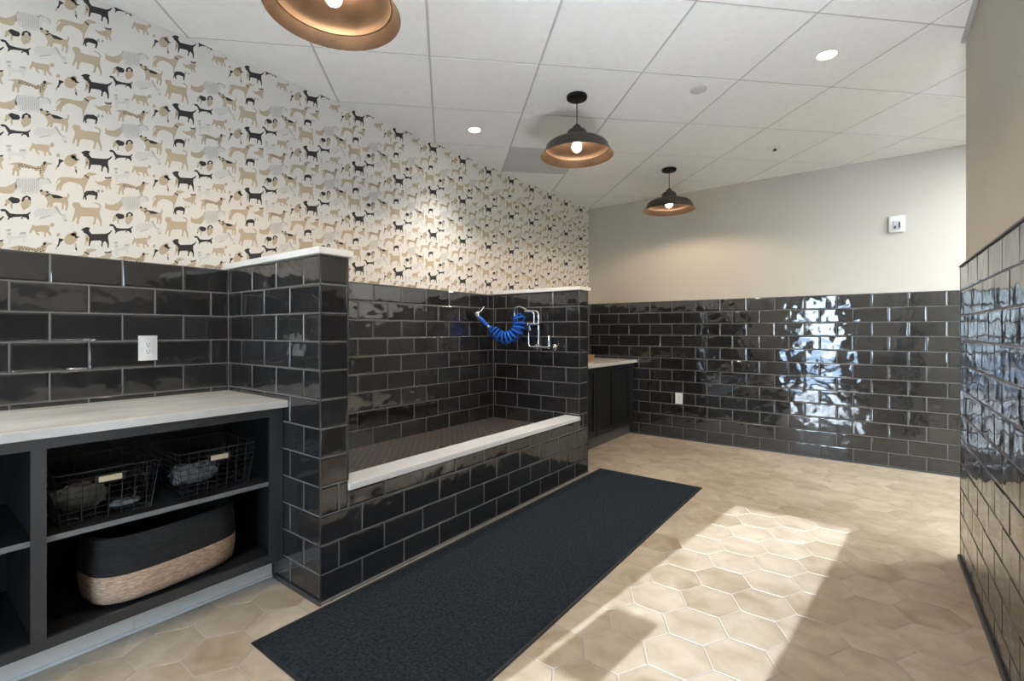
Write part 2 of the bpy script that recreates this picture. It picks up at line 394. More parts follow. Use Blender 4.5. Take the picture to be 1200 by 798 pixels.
M['cab_black'] = noisy('black_cupboard_paint', (0.007, 0.007, 0.0075), (0.011, 0.011, 0.0115), 4, 0.28)
M['edge_grey'] = plain('grey_shelf_edge', (0.16, 0.16, 0.16), 0.4)
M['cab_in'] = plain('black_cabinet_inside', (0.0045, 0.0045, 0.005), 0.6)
M['kick'] = noisy('grey_toe_kick', (0.76, 0.76, 0.73), (0.82, 0.82, 0.79), 3, 0.4)
M['kick_dark'] = plain('dark_toe_kick', (0.09, 0.08, 0.07), 0.5)
M['white'] = plain('white_plastic', (0.80, 0.80, 0.79), 0.4)
M['grey_white'] = plain('grey_white_metal', (0.58, 0.58, 0.57), 0.5)
M['trim_grey'] = plain('grey_base_trim', (0.17, 0.17, 0.17), 0.5)
M['slot'] = plain('dark_slot', (0.03, 0.03, 0.03), 0.6)
M['lensclear'] = plain('clear_strobe_lens', (0.55, 0.56, 0.58), 0.1)
M['bronze'] = noisy('dark_bronze', (0.042, 0.034, 0.027), (0.072, 0.058, 0.046), 14, 0.4, metal=0.3, r2=0.5)
M['copper'] = noisy('brushed_copper', (0.027, 0.0175, 0.0113), (0.047, 0.031, 0.020), 12, 0.5, metal=0.85, r2=0.6)
M['cord'] = plain('black_cord', (0.006, 0.0055, 0.005), 0.6, spec=0.2)
M['bulb'] = plain('lit_bulb', (1, 0.9, 0.8), 0.5, emit=BULBC, strength=BULB)
M['led'] = plain('lit_downlight', (1, 1, 1), 0.5, emit=(1.0, 0.91, 0.80), strength=LED)
M['added_uplight'] = plain('added_uplight_glow', (1, 1, 1), 0.5, emit=UPFILLC, strength=UPFILL)  # glow of the added fill trough
M['rubber'] = plain('black_rubber', (0.012, 0.012, 0.013), 0.55)
M['pile'] = noisy('charcoal_carpet', (0.004, 0.006, 0.009), (0.028, 0.037, 0.049), 85, 0.95, 0.004, 260, spec=0.2, detail=5)
M['tubfloor'] = None
M['chrome'] = plain('polished_chrome', (0.90, 0.90, 0.90), 0.16, 1.0)
M['blue'] = plain('blue_hose', (0.008, 0.11, 0.55), 0.2)
M['black_plastic'] = plain('black_plastic', (0.004, 0.004, 0.0045), 0.6, spec=0.15)
M['wire'] = plain('black_wire', (0.02, 0.02, 0.021), 0.4, 0.5)
M['label_card'] = plain('cream_label', (0.62, 0.50, 0.33), 0.6)
M['pouch'] = noisy('pale_film', (0.07, 0.068, 0.055), (0.20, 0.195, 0.17), 30, 0.25, 0.004, 60)
M['silver'] = noisy('silver_film', (0.12, 0.12, 0.12), (0.50, 0.50, 0.50), 45, 0.25, 0.004, 70, metal=0.4)
M['rope_black'] = band_mat('black_rope', (0.005, 0.005, 0.006), (0.022, 0.021, 0.021), 42, 0.95, 0.0010)
M['rope_tan'] = band_mat('natural_rope', (0.36, 0.23, 0.145), (0.74, 0.53, 0.38), 42, 0.95, 0.0010)
M['wicker'] = band_mat('wicker', (0.30, 0.13, 0.04), (0.66, 0.40, 0.18), 40, 0.7, 0.004)
M['glass'] = glass_mat('door_glass')
M['frame'] = plain('dark_door_frame', (0.03, 0.03, 0.032), 0.4, 0.3)
M['steel'] = plain('brushed_steel', (0.55, 0.55, 0.55), 0.3, 1.0)
M['card'] = plain('white_card', (0.75, 0.75, 0.73), 0.6)
M['pave'] = noisy('outdoor_concrete', (0.52, 0.51, 0.50), (0.62, 0.61, 0.60), 3, 0.9)
M['brass'] = plain('drain_bronze', (0.25, 0.17, 0.10), 0.35, 1.0)

def tub_floor_mat():
    """small dark mosaic with paler joints, in rows across the tub"""
    m, nt, b = node_mat('brown_mosaic')
    g = nd(nt, 'ShaderNodeNewGeometry')
    br = nd(nt, 'ShaderNodeTexBrick'); br.offset = 0.5
    br.inputs['Scale'].default_value = 1.0; br.inputs['Brick Width'].default_value = 0.056; br.inputs['Row Height'].default_value = 0.028
    br.inputs['Mortar Size'].default_value = 0.0032; br.inputs['Mortar Smooth'].default_value = 0.3
    br.inputs['Color1'].default_value = (0.014, 0.011, 0.010, 1); br.inputs['Color2'].default_value = (0.030, 0.024, 0.021, 1)
    br.inputs['Mortar'].default_value = (0.26, 0.20, 0.17, 1)
    mp = nd(nt, 'ShaderNodeMapping'); mp.inputs['Rotation'].default_value = (0, 0, PI/2)
    nt.links.new(g.outputs['Position'], mp.inputs['Vector']); nt.links.new(mp.outputs[0], br.inputs['Vector'])
    nt.links.new(br.outputs['Color'], b.inputs['Base Color'])
    bp = nd(nt, 'ShaderNodeBump', invert=True); bp.inputs['Distance'].default_value = 0.0015
    nt.links.new(br.outputs['Fac'], bp.inputs['Height']); nt.links.new(bp.outputs[0], b.inputs['Normal'])
    b.inputs['Roughness'].default_value = 0.35
    return m
M['tubfloor'] = tub_floor_mat()

# ------------------------------------------------------------------ room shell
XE = 2.60      # far side of the passage on the right
# floor: hexagon tiles laid with two edges along the back wall
mb = MB()
mb.box((XL-.15, YF-.12, -.10), (XE+.12, YB+.12, -.0016), 1)
A = 0.2215; CW = A * math.sqrt(3) / 2; Rh = A / math.sqrt(3)
for i in range(-9, 17):
    for j in range(-18, 15):
        cx = -0.577 + i * CW; cy = 2.421 + j * A + (A/2 if i % 2 else 0)
        if not (XL - .05 < cx < XE + .05 and YF - .05 < cy < YB + .05): continue
        if cx < -1.95 and 1.2 < cy < 3.5: continue
        rings = []
        dz = random.uniform(-.0003, .0003)
        for rr, z in ((Rh - .0030, -.0016), (Rh - .0036, -.0003 + dz), (Rh - .0055, dz)):
            ring = []
            for k in range(6):
                x = cx + rr * math.cos(k * PI/3); y = cy + rr * math.sin(k * PI/3)
                ring.append(mb.bm.verts.new((min(max(x, XL-.01), XE), min(max(y, YF), YB+.008), z)))
            rings.append(ring)
        for P_, Q_ in zip(rings, rings[1:]):
            for k in range(6): mb.bm.faces.new((P_[k], P_[(k+1) % 6], Q_[(k+1) % 6], Q_[k]))
        mb.bm.faces.new(rings[-1])
struct(mb.build('floor', [M['hex'], M['hex_grout']], normals=False))

# ceiling: square panels on a grid turned 45 degrees to the walls
GO = Vector((-1.939, 1.817)); ga = math.radians(44.92)
gu = Vector((math.cos(ga), math.sin(ga))); gv = Vector((-math.sin(ga), math.cos(ga))); GP = 0.61
mb = MB()
for i in range(-8, 12):
    for j in range(-10, 10):
        c = GO + gu * (i + .5) * GP + gv * (j + .5) * GP
        if not (XL - .6 < c.x < XE + .6 and YF - .6 < c.y < YB + .6): continue
        mi = 2 if (i, j) == (1, 2) else 0
        h0 = GP/2 - .0060; h1 = h0 - .002
        q = [[mb.bm.verts.new((*(c + gu*sx*h + gv*sy*h), z)) for sx, sy in ((-1,-1),(1,-1),(1,1),(-1,1))] for h, z in ((h0, CE+.004), (h0, CE+.001), (h1, CE))]
        if mi == 2:
            for ring in q: 
                for v in ring: mb.bm.verts.remove(v)
            continue
        for P_, Q_ in zip(q, q[1:]):
            for k in range(4): mb.bm.faces.new((P_[k], P_[(k+1) % 4], Q_[(k+1) % 4], Q_[k])).material_index = mi
        mb.bm.faces.new(q[-1]).material_index = mi
for co, no in (((XL-.006,0,0),(-1,0,0)), ((XE,0,0),(1,0,0)), ((0,YF,0),(0,-1,0)), ((0,YB+.006,0),(0,1,0))):
    bmesh.ops.bisect_plane(mb.bm, geom=mb.bm.verts[:]+mb.bm.edges[:]+mb.bm.faces[:], plane_co=co, plane_no=no, clear_outer=True)
mb.box((XL-.12, YF-.12, CE+.0040), (XE+.12, YB+.12, CE+.10), 1)
struct(mb.build('ceiling', [M['ceil'], M['ceil_gap'], M['panel_grey']]))
# the one flat grey panel beside the papered wall
mb = MB(); c = GO + gu*1.5*GP + gv*2.5*GP; h = GP/2 - .004
hh = h - .004
mb.box((-h, -h, 0), (h, h, .0032), 0, .001)
o = mb.build('ceiling_panel', M['panel_grey']); o.location = (c.x, c.y, CE+.0005); o.rotation_euler = (0, 0, ga)
tag(o, 'flat pale grey square panel in the ceiling beside the dog wallpaper', 'ceiling panel')

# left wall with dog wallpaper above dark tiles
wl = struct(MB().box((XL-.13, YF-.12, 0), (XL-.007, YB+.12, CE+.008)).build('wall_left', M['paint']))
mb = MB()
XP = XL - .0065
mb.poly([(XP, YF, 1.50), (XP, YB+.006, 1.50), (XP, YB+.006, CE+.004), (XP, YF, CE+.004)], 0)
DMI = {'k': 1, 't': 2, 'l': 3, 'g': 4, 'w': 5}
RY, RZ = 0.345, 0.3425
for i in range(-5, 15):
    for j in range(-3, 2):
        for c_, l_, fl in DOGS:
            pts = [(fl[q]/2000 + .542 + i*RY, fl[q+1]/2000 + 2.318 + j*RZ) for q in range(0, len(fl), 2)]
            if max(p[1] for p in pts) < 1.51 or min(p[1] for p in pts) > CE or min(p[0] for p in pts) > YB or max(p[0] for p in pts) < YF: continue
            mb.poly([(XP + .0005 + .0004*l_, y, z) for y, z in pts], DMI[c_])
for co, no in (((0,YB+.005,0),(0,1,0)), ((0,0,CE+.004),(0,0,1)), ((0,0,1.50),(0,0,-1)), ((0,YF,0),(0,-1,0))):
    bmesh.ops.bisect_plane(mb.bm, geom=mb.bm.verts[:]+mb.bm.edges[:]+mb.bm.faces[:], plane_co=co, plane_no=no, clear_outer=True)
for f in mb.bm.faces:
    if f.normal.x < 0: f.normal_flip()
mb.build('wallpaper', [M['paper'], M['ink_k'], M['ink_t'], M['ink_l'], M['ink_g'], M['ink_w']], wl, normals=False)
tile_panel('wall_tile', (XL,0,0), (0,1,0), (1,0,0), YF, P1A, 0, 12, .440, .320, .2475, wl)
tile_panel('wall_tile', (XL,0,0), (0,1,0), (1,0,0), P1B, P2A, 3, 12, 2.0925, 1.967, .251, wl)
tile_panel('wall_tile', (XL,0,0), (0,1,0), (1,0,0), P2B, YB, 0, 12, 3.70, 3.575, .251, wl)

wb = struct(MB().box((XL-.13, YB+.007, 0), (XE+.12, YB+.13, CE+.008)).build('wall_back', M['paint']))
tile_panel('wall_tile', (0,YB,0), (1,0,0), (0,-1,0), XL, XE, 0, 12, -2.028, -1.9085, .2510, wb)
mb = MB(); mb.box((XL, YB-.004, 0), (XE, YB+.008, .016)); struct(mb.build('baseboard_back', M['edge_trim']))

YE = 3.372    # where the right wall ends
wr = struct(MB().box((XR+.022, YF, 0), (XR+.15, YE, CE+.002)).build('wall_right', M['paint']))
MB().box((XR+.006, YF+.001, 0), (XR+.0225, YE, 1.519)).build('tile_backer', M['edge_trim'], wr)
tile_panel('wall_tile', (XR,0,0), (0,1,0), (-1,0,0), YF+.002, YE, 0, 12, 2.607, 2.49, .2510, wr, trim=[(YE-.002, 0, 1.518)])
MB().box((XR-.006, YF+.002, 1.512), (XR+.0225, YE, 1.518)).build('tile_edge', M['edge_trim'], wr)
mb = MB(); mb.box((XR-.010, YF+.002, 0), (XR, YE+.003, .028), 0, .002); struct(mb.build('baseboard_right', M['edge_trim']))
mb = MB(); mb.box((XR+.004, YF+.002, CE-.014), (XR+.0215, YE+.012, CE-.001)); struct(mb.build('trim_1', M['ceil_gap']))

# front wall with the glazed door behind the camera: the sun comes in here
GX0, GX1, GZ0, GZ1 = -1.282, -0.637, 0.20, 2.055
DX0, DX1, DZ1 = GX0-.11, GX1+.11, GZ1+.11
mb = MB()
mb.box((XL-.006, YF-.12, 0), (DX0-.05, YF, CE+.002)); mb.box((DX1+.05, YF-.12, 0), (XR+.15, YF, CE+.002)); mb.box((DX0-.05, YF-.12, DZ1+.05), (DX1+.05, YF, CE+.002))
struct(mb.build('wall_front', M['paint']))
mb = MB(); YD = YF - .06
mb.box((DX0, YD-.02, .005), (GX0, YD+.02, DZ1)); mb.box((GX1, YD-.02, .005), (DX1, YD+.02, DZ1))
mb.box((GX0, YD-.02, .005), (GX1, YD+.02, GZ0)); mb.box((GX0, YD-.02, GZ1), (GX1, YD+.02, DZ1))
d1 = struct(mb.build('door_1', M['frame']))
mb = MB(); mb.box((DX0-.05, YF-.121, 0), (DX0-.003, YF+.001, DZ1+.05)); mb.box((DX1+.003, YF-.121, 0), (DX1+.05, YF+.001, DZ1+.05)); mb.box((DX0-.003, YF-.121, DZ1+.003), (DX1+.003, YF+.001, DZ1+.05))
mb.build('door_frame', M['frame'], d1)
mb = MB(); mb.box((GX0-.005, YD-.004, GZ0-.005), (GX1+.005, YD+.004, GZ1+.005)); mb.build('glass_pane', M['glass'], d1)
mb = MB(); mb.tube([(GX1+.055, YD+.07, .85), (GX1+.055, YD+.07, 1.20)], .012, 10); mb.tube([(GX1+.055, YD+.02, .88), (GX1+.055, YD+.07, .88)], .008, 8); mb.tube([(GX1+.055, YD+.02, 1.17), (GX1+.055, YD+.07, 1.17)], .008, 8)
mb.build('door_handle', M['steel'], d1, 40)
mb = MB(); mb.box((-1.256, YD+.0045, 1.17), (-1.045, YD+.0065, 1.372)); mb.build('notice_card', M['card'], d1)

# passage on the right, lit by a side window
YS = 1.40
W0, W1, WZ0, WZ1 = 1.20, 2.50, 0.5, 2.35
mb = MB()
mb.box((XR+.15, YS-.12, 0), (W0, YS, CE+.002)); mb.box((W1, YS-.12, 0), (XE+.12, YS, CE+.002)); mb.box((W0, YS-.12, 0), (W1, YS, WZ0)); mb.box((W0, YS-.12, WZ1), (W1, YS, CE+.002))
struct(mb.build('wall_south', M['paint']))
struct(MB().box((XE, YS, 0), (XE+.12, YB+.007, CE+.002)).build('wall_east', M['paint']))
mb = MB()
for x in (W0+.03, (W0+W1)/2, W1-.03): mb.box((x-.03, YS-.08, WZ0), (x+.03, YS-.03, WZ1))
for z in (WZ0+.03, WZ1-.03): mb.box((W0, YS-.079, z-.03), (W1, YS-.031, z+.03))
w1 = struct(mb.build('window_1', M['frame']))
MB().box((W0, YS-.058, WZ0), (W1, YS-.052, WZ1)).build('glass_pane', M['glass'], w1)
# ground outside
mb = MB(); mb.box((-20, -25, -.12), (20, 25, -.101)); struct(mb.build('ground', M['pave']))

# ------------------------------------------------------------------ pony walls and dog bath
def pony(y0, y1, label, near_args, far_args, end):
    t = thing('pony_wall', label, 'half wall', ((XL+XT)/2, (y0+y1)/2, 0), 'half-height tiled walls either side of the bath')
    MB().box((XL+.0005, y0+.007, 0), (XT-.007, y1-.007, 1.515)).build('wall_core', M['grout'], t)
    tile_panel('tiled_side', (0,y0,0), (1,0,0), (0,-1,0), XL, XT, *near_args, parent=t)
    tile_panel('tiled_side', (0,y1,0), (1,0,0), (0,1,0), XL, XT, *far_args, parent=t)
    tile_panel('tiled_end', (XT,0,0), (0,1,0), (1,0,0), y0, y1, 4, 12, 9.0, 9.0, 5, parent=t, trim=[(y0+.001, 0 if end else .505, 1.515), (y1-.001, .505 if end else 0, 1.515)])
    op = (0, 1, 2)
    tile_panel('tiled_foot', (XT,0,0), (0,1,0), (1,0,0), y0, y1, 0, 4, 1.489, 1.362, .2495, t, open0=() if end else op, open1=op if end else ())
    ya, yb_ = (y0, y1) if end else (y0, y1)
    MB().box((XT+.0005, ya, 0), (XT+.009, yb_, .012), 0, .002).build('base_trim', M['trim_grey'], t)
    if end: MB().box((-2.30, y0-.010, 0), (XT+.009, y0-.0005, .020), 0, .002).build('base_trim', M['edge_trim'], t)
    mb = MB(); mb.box((XL+.0005, y0-.018, 1.516), (XT+.020, y1+.016, 1.546), 0, .003); mb.build('stone_cap', M['cap'], t)
    return t
pony(P1A, P1B, 'tall dark tiled half wall with white cap between open shelves and dog bath', (0, 12, -2.285, -2.403, .245), (3, 12, -2.285, -2.403, .245), True)
pony(P2A, P2B, 'dark tiled half wall with white cap carrying the taps at far end of bath', (3, 12, -2.405, -2.279, .2505), (0, 12, -2.405, -2.279, .2505), False)

bath = thing('dog_bath', 'built-in dog bath faced in dark tiles with white curb and brown mosaic floor', 'dog bath', ((XL+XT)/2, 2.36, 0))
MB().box((-2.02, P1B+.0005, 0), (XT-.007, P2A-.0005, .459)).box((XL+.001, P1B+.0005, .2), (-2.0205, P2A-.0005, .380)).build('bath_body', M['grout'], bath)
tile_panel('front_tiling', (XT,0,0), (0,1,0), (1,0,0), P1B, P2A, 0, 3, 1.489, 1.362, .2495, bath, extra=[(3, P1B, P2A, 3*ROW, .459)], open0=(0,1,2), open1=(0,1,2))
mb = MB(); mb.box((-2.040, P1B+.0005, .460), (XT+.012, P2A-.0005, .491), 0, .003); mb.build('curb_cap', M['cap'], bath)
mb = MB(); mb.box((XL+.001, P1B+.001, .381), (-2.021, P2A-.001, .390)); tf = mb.build('bath_floor', M['tubfloor'], bath)
mb = MB(); mb.lathe([(.052,.3902),(.052,.3935),(.046,.395),(.0001,.395)], (-2.36, 2.35, 0), 28)
for k in range(8):
    a = k*PI/4; mb.lathe([(.007,.3952),(.0001,.3953)], (-2.36+.028*math.cos(a), 2.35+.028*math.sin(a), 0), 8, 1)
mb.build('drain', [M['brass'], M['slot']], bath, 40)
mb = MB(); mb.box((XT+.0005, P1B+.0005, 0), (XT+.009, P2A-.0005, .012), 0, .002); mb.build('base_trim', M['trim_grey'], bath)

# ------------------------------------------------------------------ open shelf unit on the left with its worktop
FX = -2.215     # face of the unit
CY0, CY1 = -1.10, P1A-.003
shelf_unit = thing('open_shelf_unit', 'dark charcoal open shelf unit under the long pale counter', 'shelf unit', (-2.5, .3, 0))
IN = FX - .018
mb = MB()
mb.box((XL+.002, CY0, .118), (IN, CY1, .136)); mb.box((XL+.002, CY0, .136), (XL+.012, CY1, .829))
for y in (CY0, -.405, .3105, CY1-.018): mb.box((XL+.012, y, .136), (IN, y+.018, .829))
mb.box((XL+.012, CY0, .811), (IN, CY1, .829))
mb.build('carcass', M['cab_in'], shelf_unit)
mb = MB()
mb.box((IN+.0005, CY0, .788), (FX, CY1, .829)); mb.box((IN+.0005, CY0, .114), (FX, CY1, .150))
for y0, y1 in ((CY0, CY0+.04), (-.414, -.376), (.302, .340), (1.086, CY1)): mb.box((IN+.0005, y0, .150), (FX, y1, .788))
mb.build('face_frame', M['cab'], shelf_unit)
for y0, y1 in ((CY0+.02, -.407), (-.385, .309), (.3295, CY1-.0195)):
    mb = MB(); mb.box((XL+.0125, y0, .466), (FX-.021, y1, .486), 0, .001); sh_ = mb.build('shelf', M['cab_in'], shelf_unit); MB().box((FX-.0205, y0, .4665), (FX-.019, y1, .4855)).build('edge_band', M['edge_grey'], sh_)
KX = -2.318
mb = MB(); mb.box((KX-.012, CY0, .010), (KX, .604, .1175)); mb.box((KX-.012, .6065, .010), (KX, CY1, .1175)); mb.build('toe_kick', M['kick'], shelf_unit)
mb = MB(); mb.box((KX-.010, CY0, .0005), (KX+.010, CY1, .012), 0, .003); o = mb.build('floor_strip', M['cap'], shelf_unit); o['label'] = 'white strip along the toe kick'
for z in (.56, .62): MB().ball((FX-.012, .3405, z), .0035, 0, 8).build('shelf_pin', M['steel'], shelf_unit, 40)

wt = MB().box((XL+.001, CY0-.02, .830), (-2.170, P1A-.001, .862), 0, .002).build('worktop', M['quartz'])
tag(wt, 'long pale stone counter lying on the open shelf unit', 'counter')

# ------------------------------------------------------------------ base unit beyond the bath
C0, C1 = P2B+.003, YB-.006
F2 = -2.215
unit = thing('base_cabinet', 'black base cupboard with framed doors beyond the bath in the back corner', 'cupboard', (-2.5, 4.4, 0))
MB().box((XL+.002, C0, .118), (F2-.020, C1, .822)).build('carcass', M['cab_in'], unit)
MB().box((XL+.01, C0, .001), (-2.268, C1, .117)).build('toe_kick', M['kick_dark'], unit)
MB().box((F2-.0195, 5.17, .118), (F2-.002, C1, .822)).build('filler_strip', M['cab_black'], unit)
for y0, y1 in ((C0+.002, 3.915), (3.920, 4.322), (4.327, 4.731), (4.736, 5.167)):
    mb = MB(); z0, z1 = .132, .815; s = .055
    mb.box((F2-.0195, y0, z0), (F2-.010, y1, z1))
    mb.box((F2-.0099, y0, z0), (F2, y0+s, z1), 0, .001); mb.box((F2-.0099, y1-s, z0), (F2, y1, z1), 0, .001)
    mb.box((F2-.0099, y0+s, z0), (F2, y1-s, z0+s), 0, .001); mb.box((F2-.0099, y0+s, z1-s), (F2, y1-s, z1), 0, .001)
    mb.build('door', M['cab_black'], unit)
ct = MB().box((XL+.001, C0-.002, .823), (-2.177, YB-.001, .857), 0, .002).build('worktop', M['quartz'])
tag(ct, 'short pale stone counter on the black cupboard in the back corner', 'counter')

# small wicker basket on the far counter, mostly hidden behind the half wall
wb2 = thing('wicker_basket', 'small orange-brown wicker basket on the far counter beside the half wall', 'basket', (-2.47, 4.55, .857))
mb = MB(); cx, cy, z0 = -2.50, 4.47, .8575
prof = []
def rrect(a, b, e=4.0, n=40):
    out = []
    for i in range(n):
        t = 2*PI*i/n; c, s_ = math.cos(t), math.sin(t)
        out.append((a*math.copysign(abs(c)**(2/e), c), b*math.copysign(abs(s_)**(2/e), s_)))
    return out
def shell(mb, cx, cy, levels, th, e=4.0, n=48, mi=0, floor=True):
    """levels: (half x, half y, z); a wall of thickness th, closed at the bottom"""
    rings = [[mb.bm.verts.new((cx+x, cy+y, z)) for x, y in rrect(a, b, e, n)] for a, b, z in levels]
    inner = [[mb.bm.verts.new((cx+x, cy+y, z)) for x, y in rrect(a-th, b-th, e, n)] for a, b, z in reversed(levels)]
    allr = rings + inner
    for A_, B_ in zip(allr, allr[1:]):
        for i in range(n): mb.bm.faces.new((A_[i], A_[(i+1) % n], B_[(i+1) % n], B_[i])).material_index = mi
    if floor:
        mb.bm.faces.new(allr[0]).material_index = mi; mb.bm.faces.new(allr[-1]).material_index = mi
    else:
        for i in range(n): mb.bm.faces.new((allr[-1][i], allr[-1][(i+1) % n], allr[0][(i+1) % n], allr[0][i])).material_index = mi
shell(mb, cx, cy, [(.12, .17, z0), (.128, .180, z0+.04), (.130, .183, z0+.062)], .010)
mb.build('basket_body', M['wicker'], wb2, 60)
mb = MB(); mb.tube([(cx+x, cy+y, z0+.066) for x, y in rrect(.126, .179)] + [(cx+.126, cy, z0+.066)], .008, 8); mb.build('rim', M['wicker'], wb2, 60)

# ------------------------------------------------------------------ baskets on the shelves
rb = thing('rope_basket', 'two-tone oval rope basket, black over natural, on the bottom shelf', 'basket', (-2.50, .72, .150))
def rope_levels(z0, z1, n, a0, a1, b0, b1, zb, zt):
    return [(a0+(a1-a0)*((z-zb)/(zt-zb)), b0+(b1-b0)*((z-zb)/(zt-zb)), z) for z in [z0+(z1-z0)*i/n for i in range(n+1)]]
zb, zm, zt = .1505, .262, .400
cxb, cyb = -2.430, .735
def rope(levels, fl):
    mb = MB(); shell(mb, cxb, cyb, levels, .012, 3.2, 64, floor=fl)
    mb.bm.transform(Matrix.Translation((cxb, cyb, 0)) @ Matrix.Rotation(.13, 4, 'Z') @ Matrix.Translation((-cxb, -cyb, 0))); return mb
rope([(.150, .247, zb), (.162, .259, zb+.006), (.166, .264, zb+.03), (.169, .269, .22), (.170, .270, zm)], True).build('natural_base', M['rope_tan'], rb, 60)['label'] = 'natural tan lower half'
rope([(.170, .270, zm+.0005), (.169, .268, .30), (.165, .263, .35), (.161, .259, zt-.004), (.156, .254, zt)], False).build('black_band', M['rope_black'], rb, 60)['label'] = 'black upper half'

def wire_basket(y0, y1, label):
    t = thing('wire_basket', label, 'basket', (-2.42, (y0+y1)/2, .487), 'wire baskets on the upper shelf')
    x1, x0, z0, z1 = -2.262, -2.60, .4905, .675
    mb = MB(); r = .0014
    def tap(x, y, z):   # slight inward taper to the bottom
        f = .022 * (1 - (z-z0)/(z1-z0)); cx_, cy_ = (x0+x1)/2, (y0+y1)/2
        return (x - math.copysign(f, x-cx_) if abs(x-cx_) > .16 else x, y - math.copysign(f, y-cy_) if abs(y-cy_) > .12 else y, z)
    ny = 8; nx = 8; nz = 8
    for i in range(ny+1):
        y = y0 + (y1-y0)*i/ny
        mb.tube([tap(x0, y, z1), tap(x0, y, z0), tap(x1, y, z0), tap(x1, y, z1)], r, 5)
    for i in range(nx+1):
        x = x0 + (x1-x0)*i/nx
        mb.tube([tap(x, y0, z1), tap(x, y0, z0), tap(x, y1, z0), tap(x, y1, z1)], r, 5)
    for k in range(nz):
        z = z0 + (z1-z0)*k/nz
        mb.tube([tap(*p, z) for p in ((x0,y0),(x1,y0),(x1,y1),(x0,y1),(x0,y0))], r, 5)
    mb.build('wire_mesh', M['wire'], t, 60)
    mb = MB(); mb.tube(arc([(x0+.02,y0,z1),(x1,y0,z1),(x1,y1,z1),(x0,y1,z1),(x0,y0,z1),(x0+.03,y0,z1)], .02), .003, 8); mb.build('rim', M['wire'], t, 60)
    yc = y0 + (y1-y0)*.50; zc = .640
    mb = MB(); mb.box((x1+.0025, yc-.044, zc-.016), (x1+.006, yc+.044, zc+.016), 0, .001)
    h = mb.build('label_holder', M['wire'], t)
    mb = MB(); mb.box((x1+.0062, yc-.034, zc-.010), (x1+.0072, yc+.034, zc+.010)); mb.build('label_card', M['label_card'], h)['label'] = 'cream label card'
    return t
wire_basket(.365, .672, 'black wire basket with label on the upper shelf, left of the two')
wire_basket(.738, 1.040, 'black wire basket with label on the upper shelf, right of the two')
def crumple(name, c, s, mat_, label, cat, seed):
    rnd = random.Random(seed); mb = MB(); mb.ball((0,0,0), 1, 0, 20)
    for v in mb.bm.verts:
        k = 1 + rnd.uniform(-.22, .12)
        e = 0.6
        v.co = Vector([math.copysign(abs(q)**e, q)*k*w for q, w in zip(v.co, s)])
    zmin = min(v.co.z for v in mb.bm.verts)
    for v in mb.bm.verts: v.co = v.co + Vector((c[0], c[1], c[2]-zmin))
    o = mb.build(name, mat_, None, 25); return tag(o, label, cat)
crumple('film_pouch', (-2.46, .470, .4945), (.040, .085, .050), M['pouch'], 'pale folded pouch lying at the left in the left wire basket', 'pouch', 3)
crumple('clear_bag', (-2.37, .585, .4955), (.026, .050, .013), M['silver'], 'small crinkled silvery bag at the bottom of the left wire basket', 'bag', 5)
crumple('silver_roll', (-2.46, .860, .4945), (.036, .100, .044), M['silver'], 'silvery wrapped roll lying in the right wire basket', 'roll', 8)

# ------------------------------------------------------------------ floor mat
fm = thing('floor_mat', 'long charcoal carpet mat on the tan floor in front of the bath', 'mat', (-1.46, 2.3, 0))
m0, m1, n0, n1 = -1.880, -1.030, .848, 3.740
mb = MB(); mb.box((m0, n0, .0006), (m1, n1, .0055), 0, .002); mb.build('rubber_border', M['rubber'], fm)
mb = MB()
nx_, ny_ = 44, 150
vs = [[mb.bm.verts.new((m0+.014+(m1-m0-.028)*i/nx_, n0+.014+(n1-n0-.028)*j/ny_, .0105 + random.uniform(-.0009, .0009) if 0 < i < nx_ and 0 < j < ny_ else .0056)) for j in range(ny_+1)] for i in range(nx_+1)]
for i in range(nx_):
    for j in range(ny_): mb.bm.faces.new((vs[i][j], vs[i+1][j], vs[i+1][j+1], vs[i][j+1]))
mb.build('carpet_pile', M['pile'], fm, 60)

# ------------------------------------------------------------------ pendants
def pendant(loc, label):
    t = thing('pendant_lamp', label, 'pendant lamp', loc, 'bronze dome pendant lamps')
    x, y, z = loc
    mb = MB(); mb.lathe([(.0001,0),(.064,0),(.066,-.006),(.064,-.020),(.058,-.024),(.0001,-.024)], loc, 36); mb.build('canopy', M['cord'], t, 40)
    mb = MB(); mb.tube([(x,y,z-.023),(x,y,z-.188)], .0032, 8); mb.build('cord', M['cord'], t, 60)
    mb = MB(); mb.lathe([(.0001,-.180),(.010,-.181),(.013,-.190),(.024,-.193),(.026,-.200),(.026,-.212),(.0001,-.212)], loc, 28); mb.build('cord_grip', M['bronze'], t, 40)
    mb = MB()
    outer = [(.026,-.2105),(.040,-.214),(.054,-.221),(.062,-.231),(.064,-.242),(.064,-.266),(.072,-.270),(.110,-.280),(.145,-.290),(.170,-.300),(.187,-.311),(.196,-.322),(.200,-.334),(.204,-.343),(.214,-.360),(.224,-.375),(.230,-.384)]
    inner = [(.2285,-.3845),(.222,-.375),(.2115,-.360),(.2015,-.344),(.1965,-.342),(.193,-.325),(.184,-.3145),(.167,-.3035),(.142,-.2935),(.108,-.2835),(.070,-.274),(.056,-.266),(.056,-.245),(.030,-.236),(.0001,-.236)]
    mb.lathe(outer, loc, 64, 0); mb.lathe([outer[-1], inner[0]], loc, 64, 0); mb.lathe(inner, loc, 64, 1)
    mb.build('shade', [M['bronze'], M['copper']], t, 35)
    mb = MB(); mb.lathe([(.018,-.237),(.018,-.285),(.0001,-.285)], loc, 20); mb.build('socket', M['cord'], t, 40)
    mb = MB(); mb.lathe([(.0001,-.286),(.012,-.286),(.015,-.293),(.023,-.304),(.0275,-.317),(.0285,-.328),(.0265,-.340),(.020,-.350),(.010,-.356),(.0001,-.357)], loc, 28); mb.build('bulb', M['bulb'], t, 60)
    return t
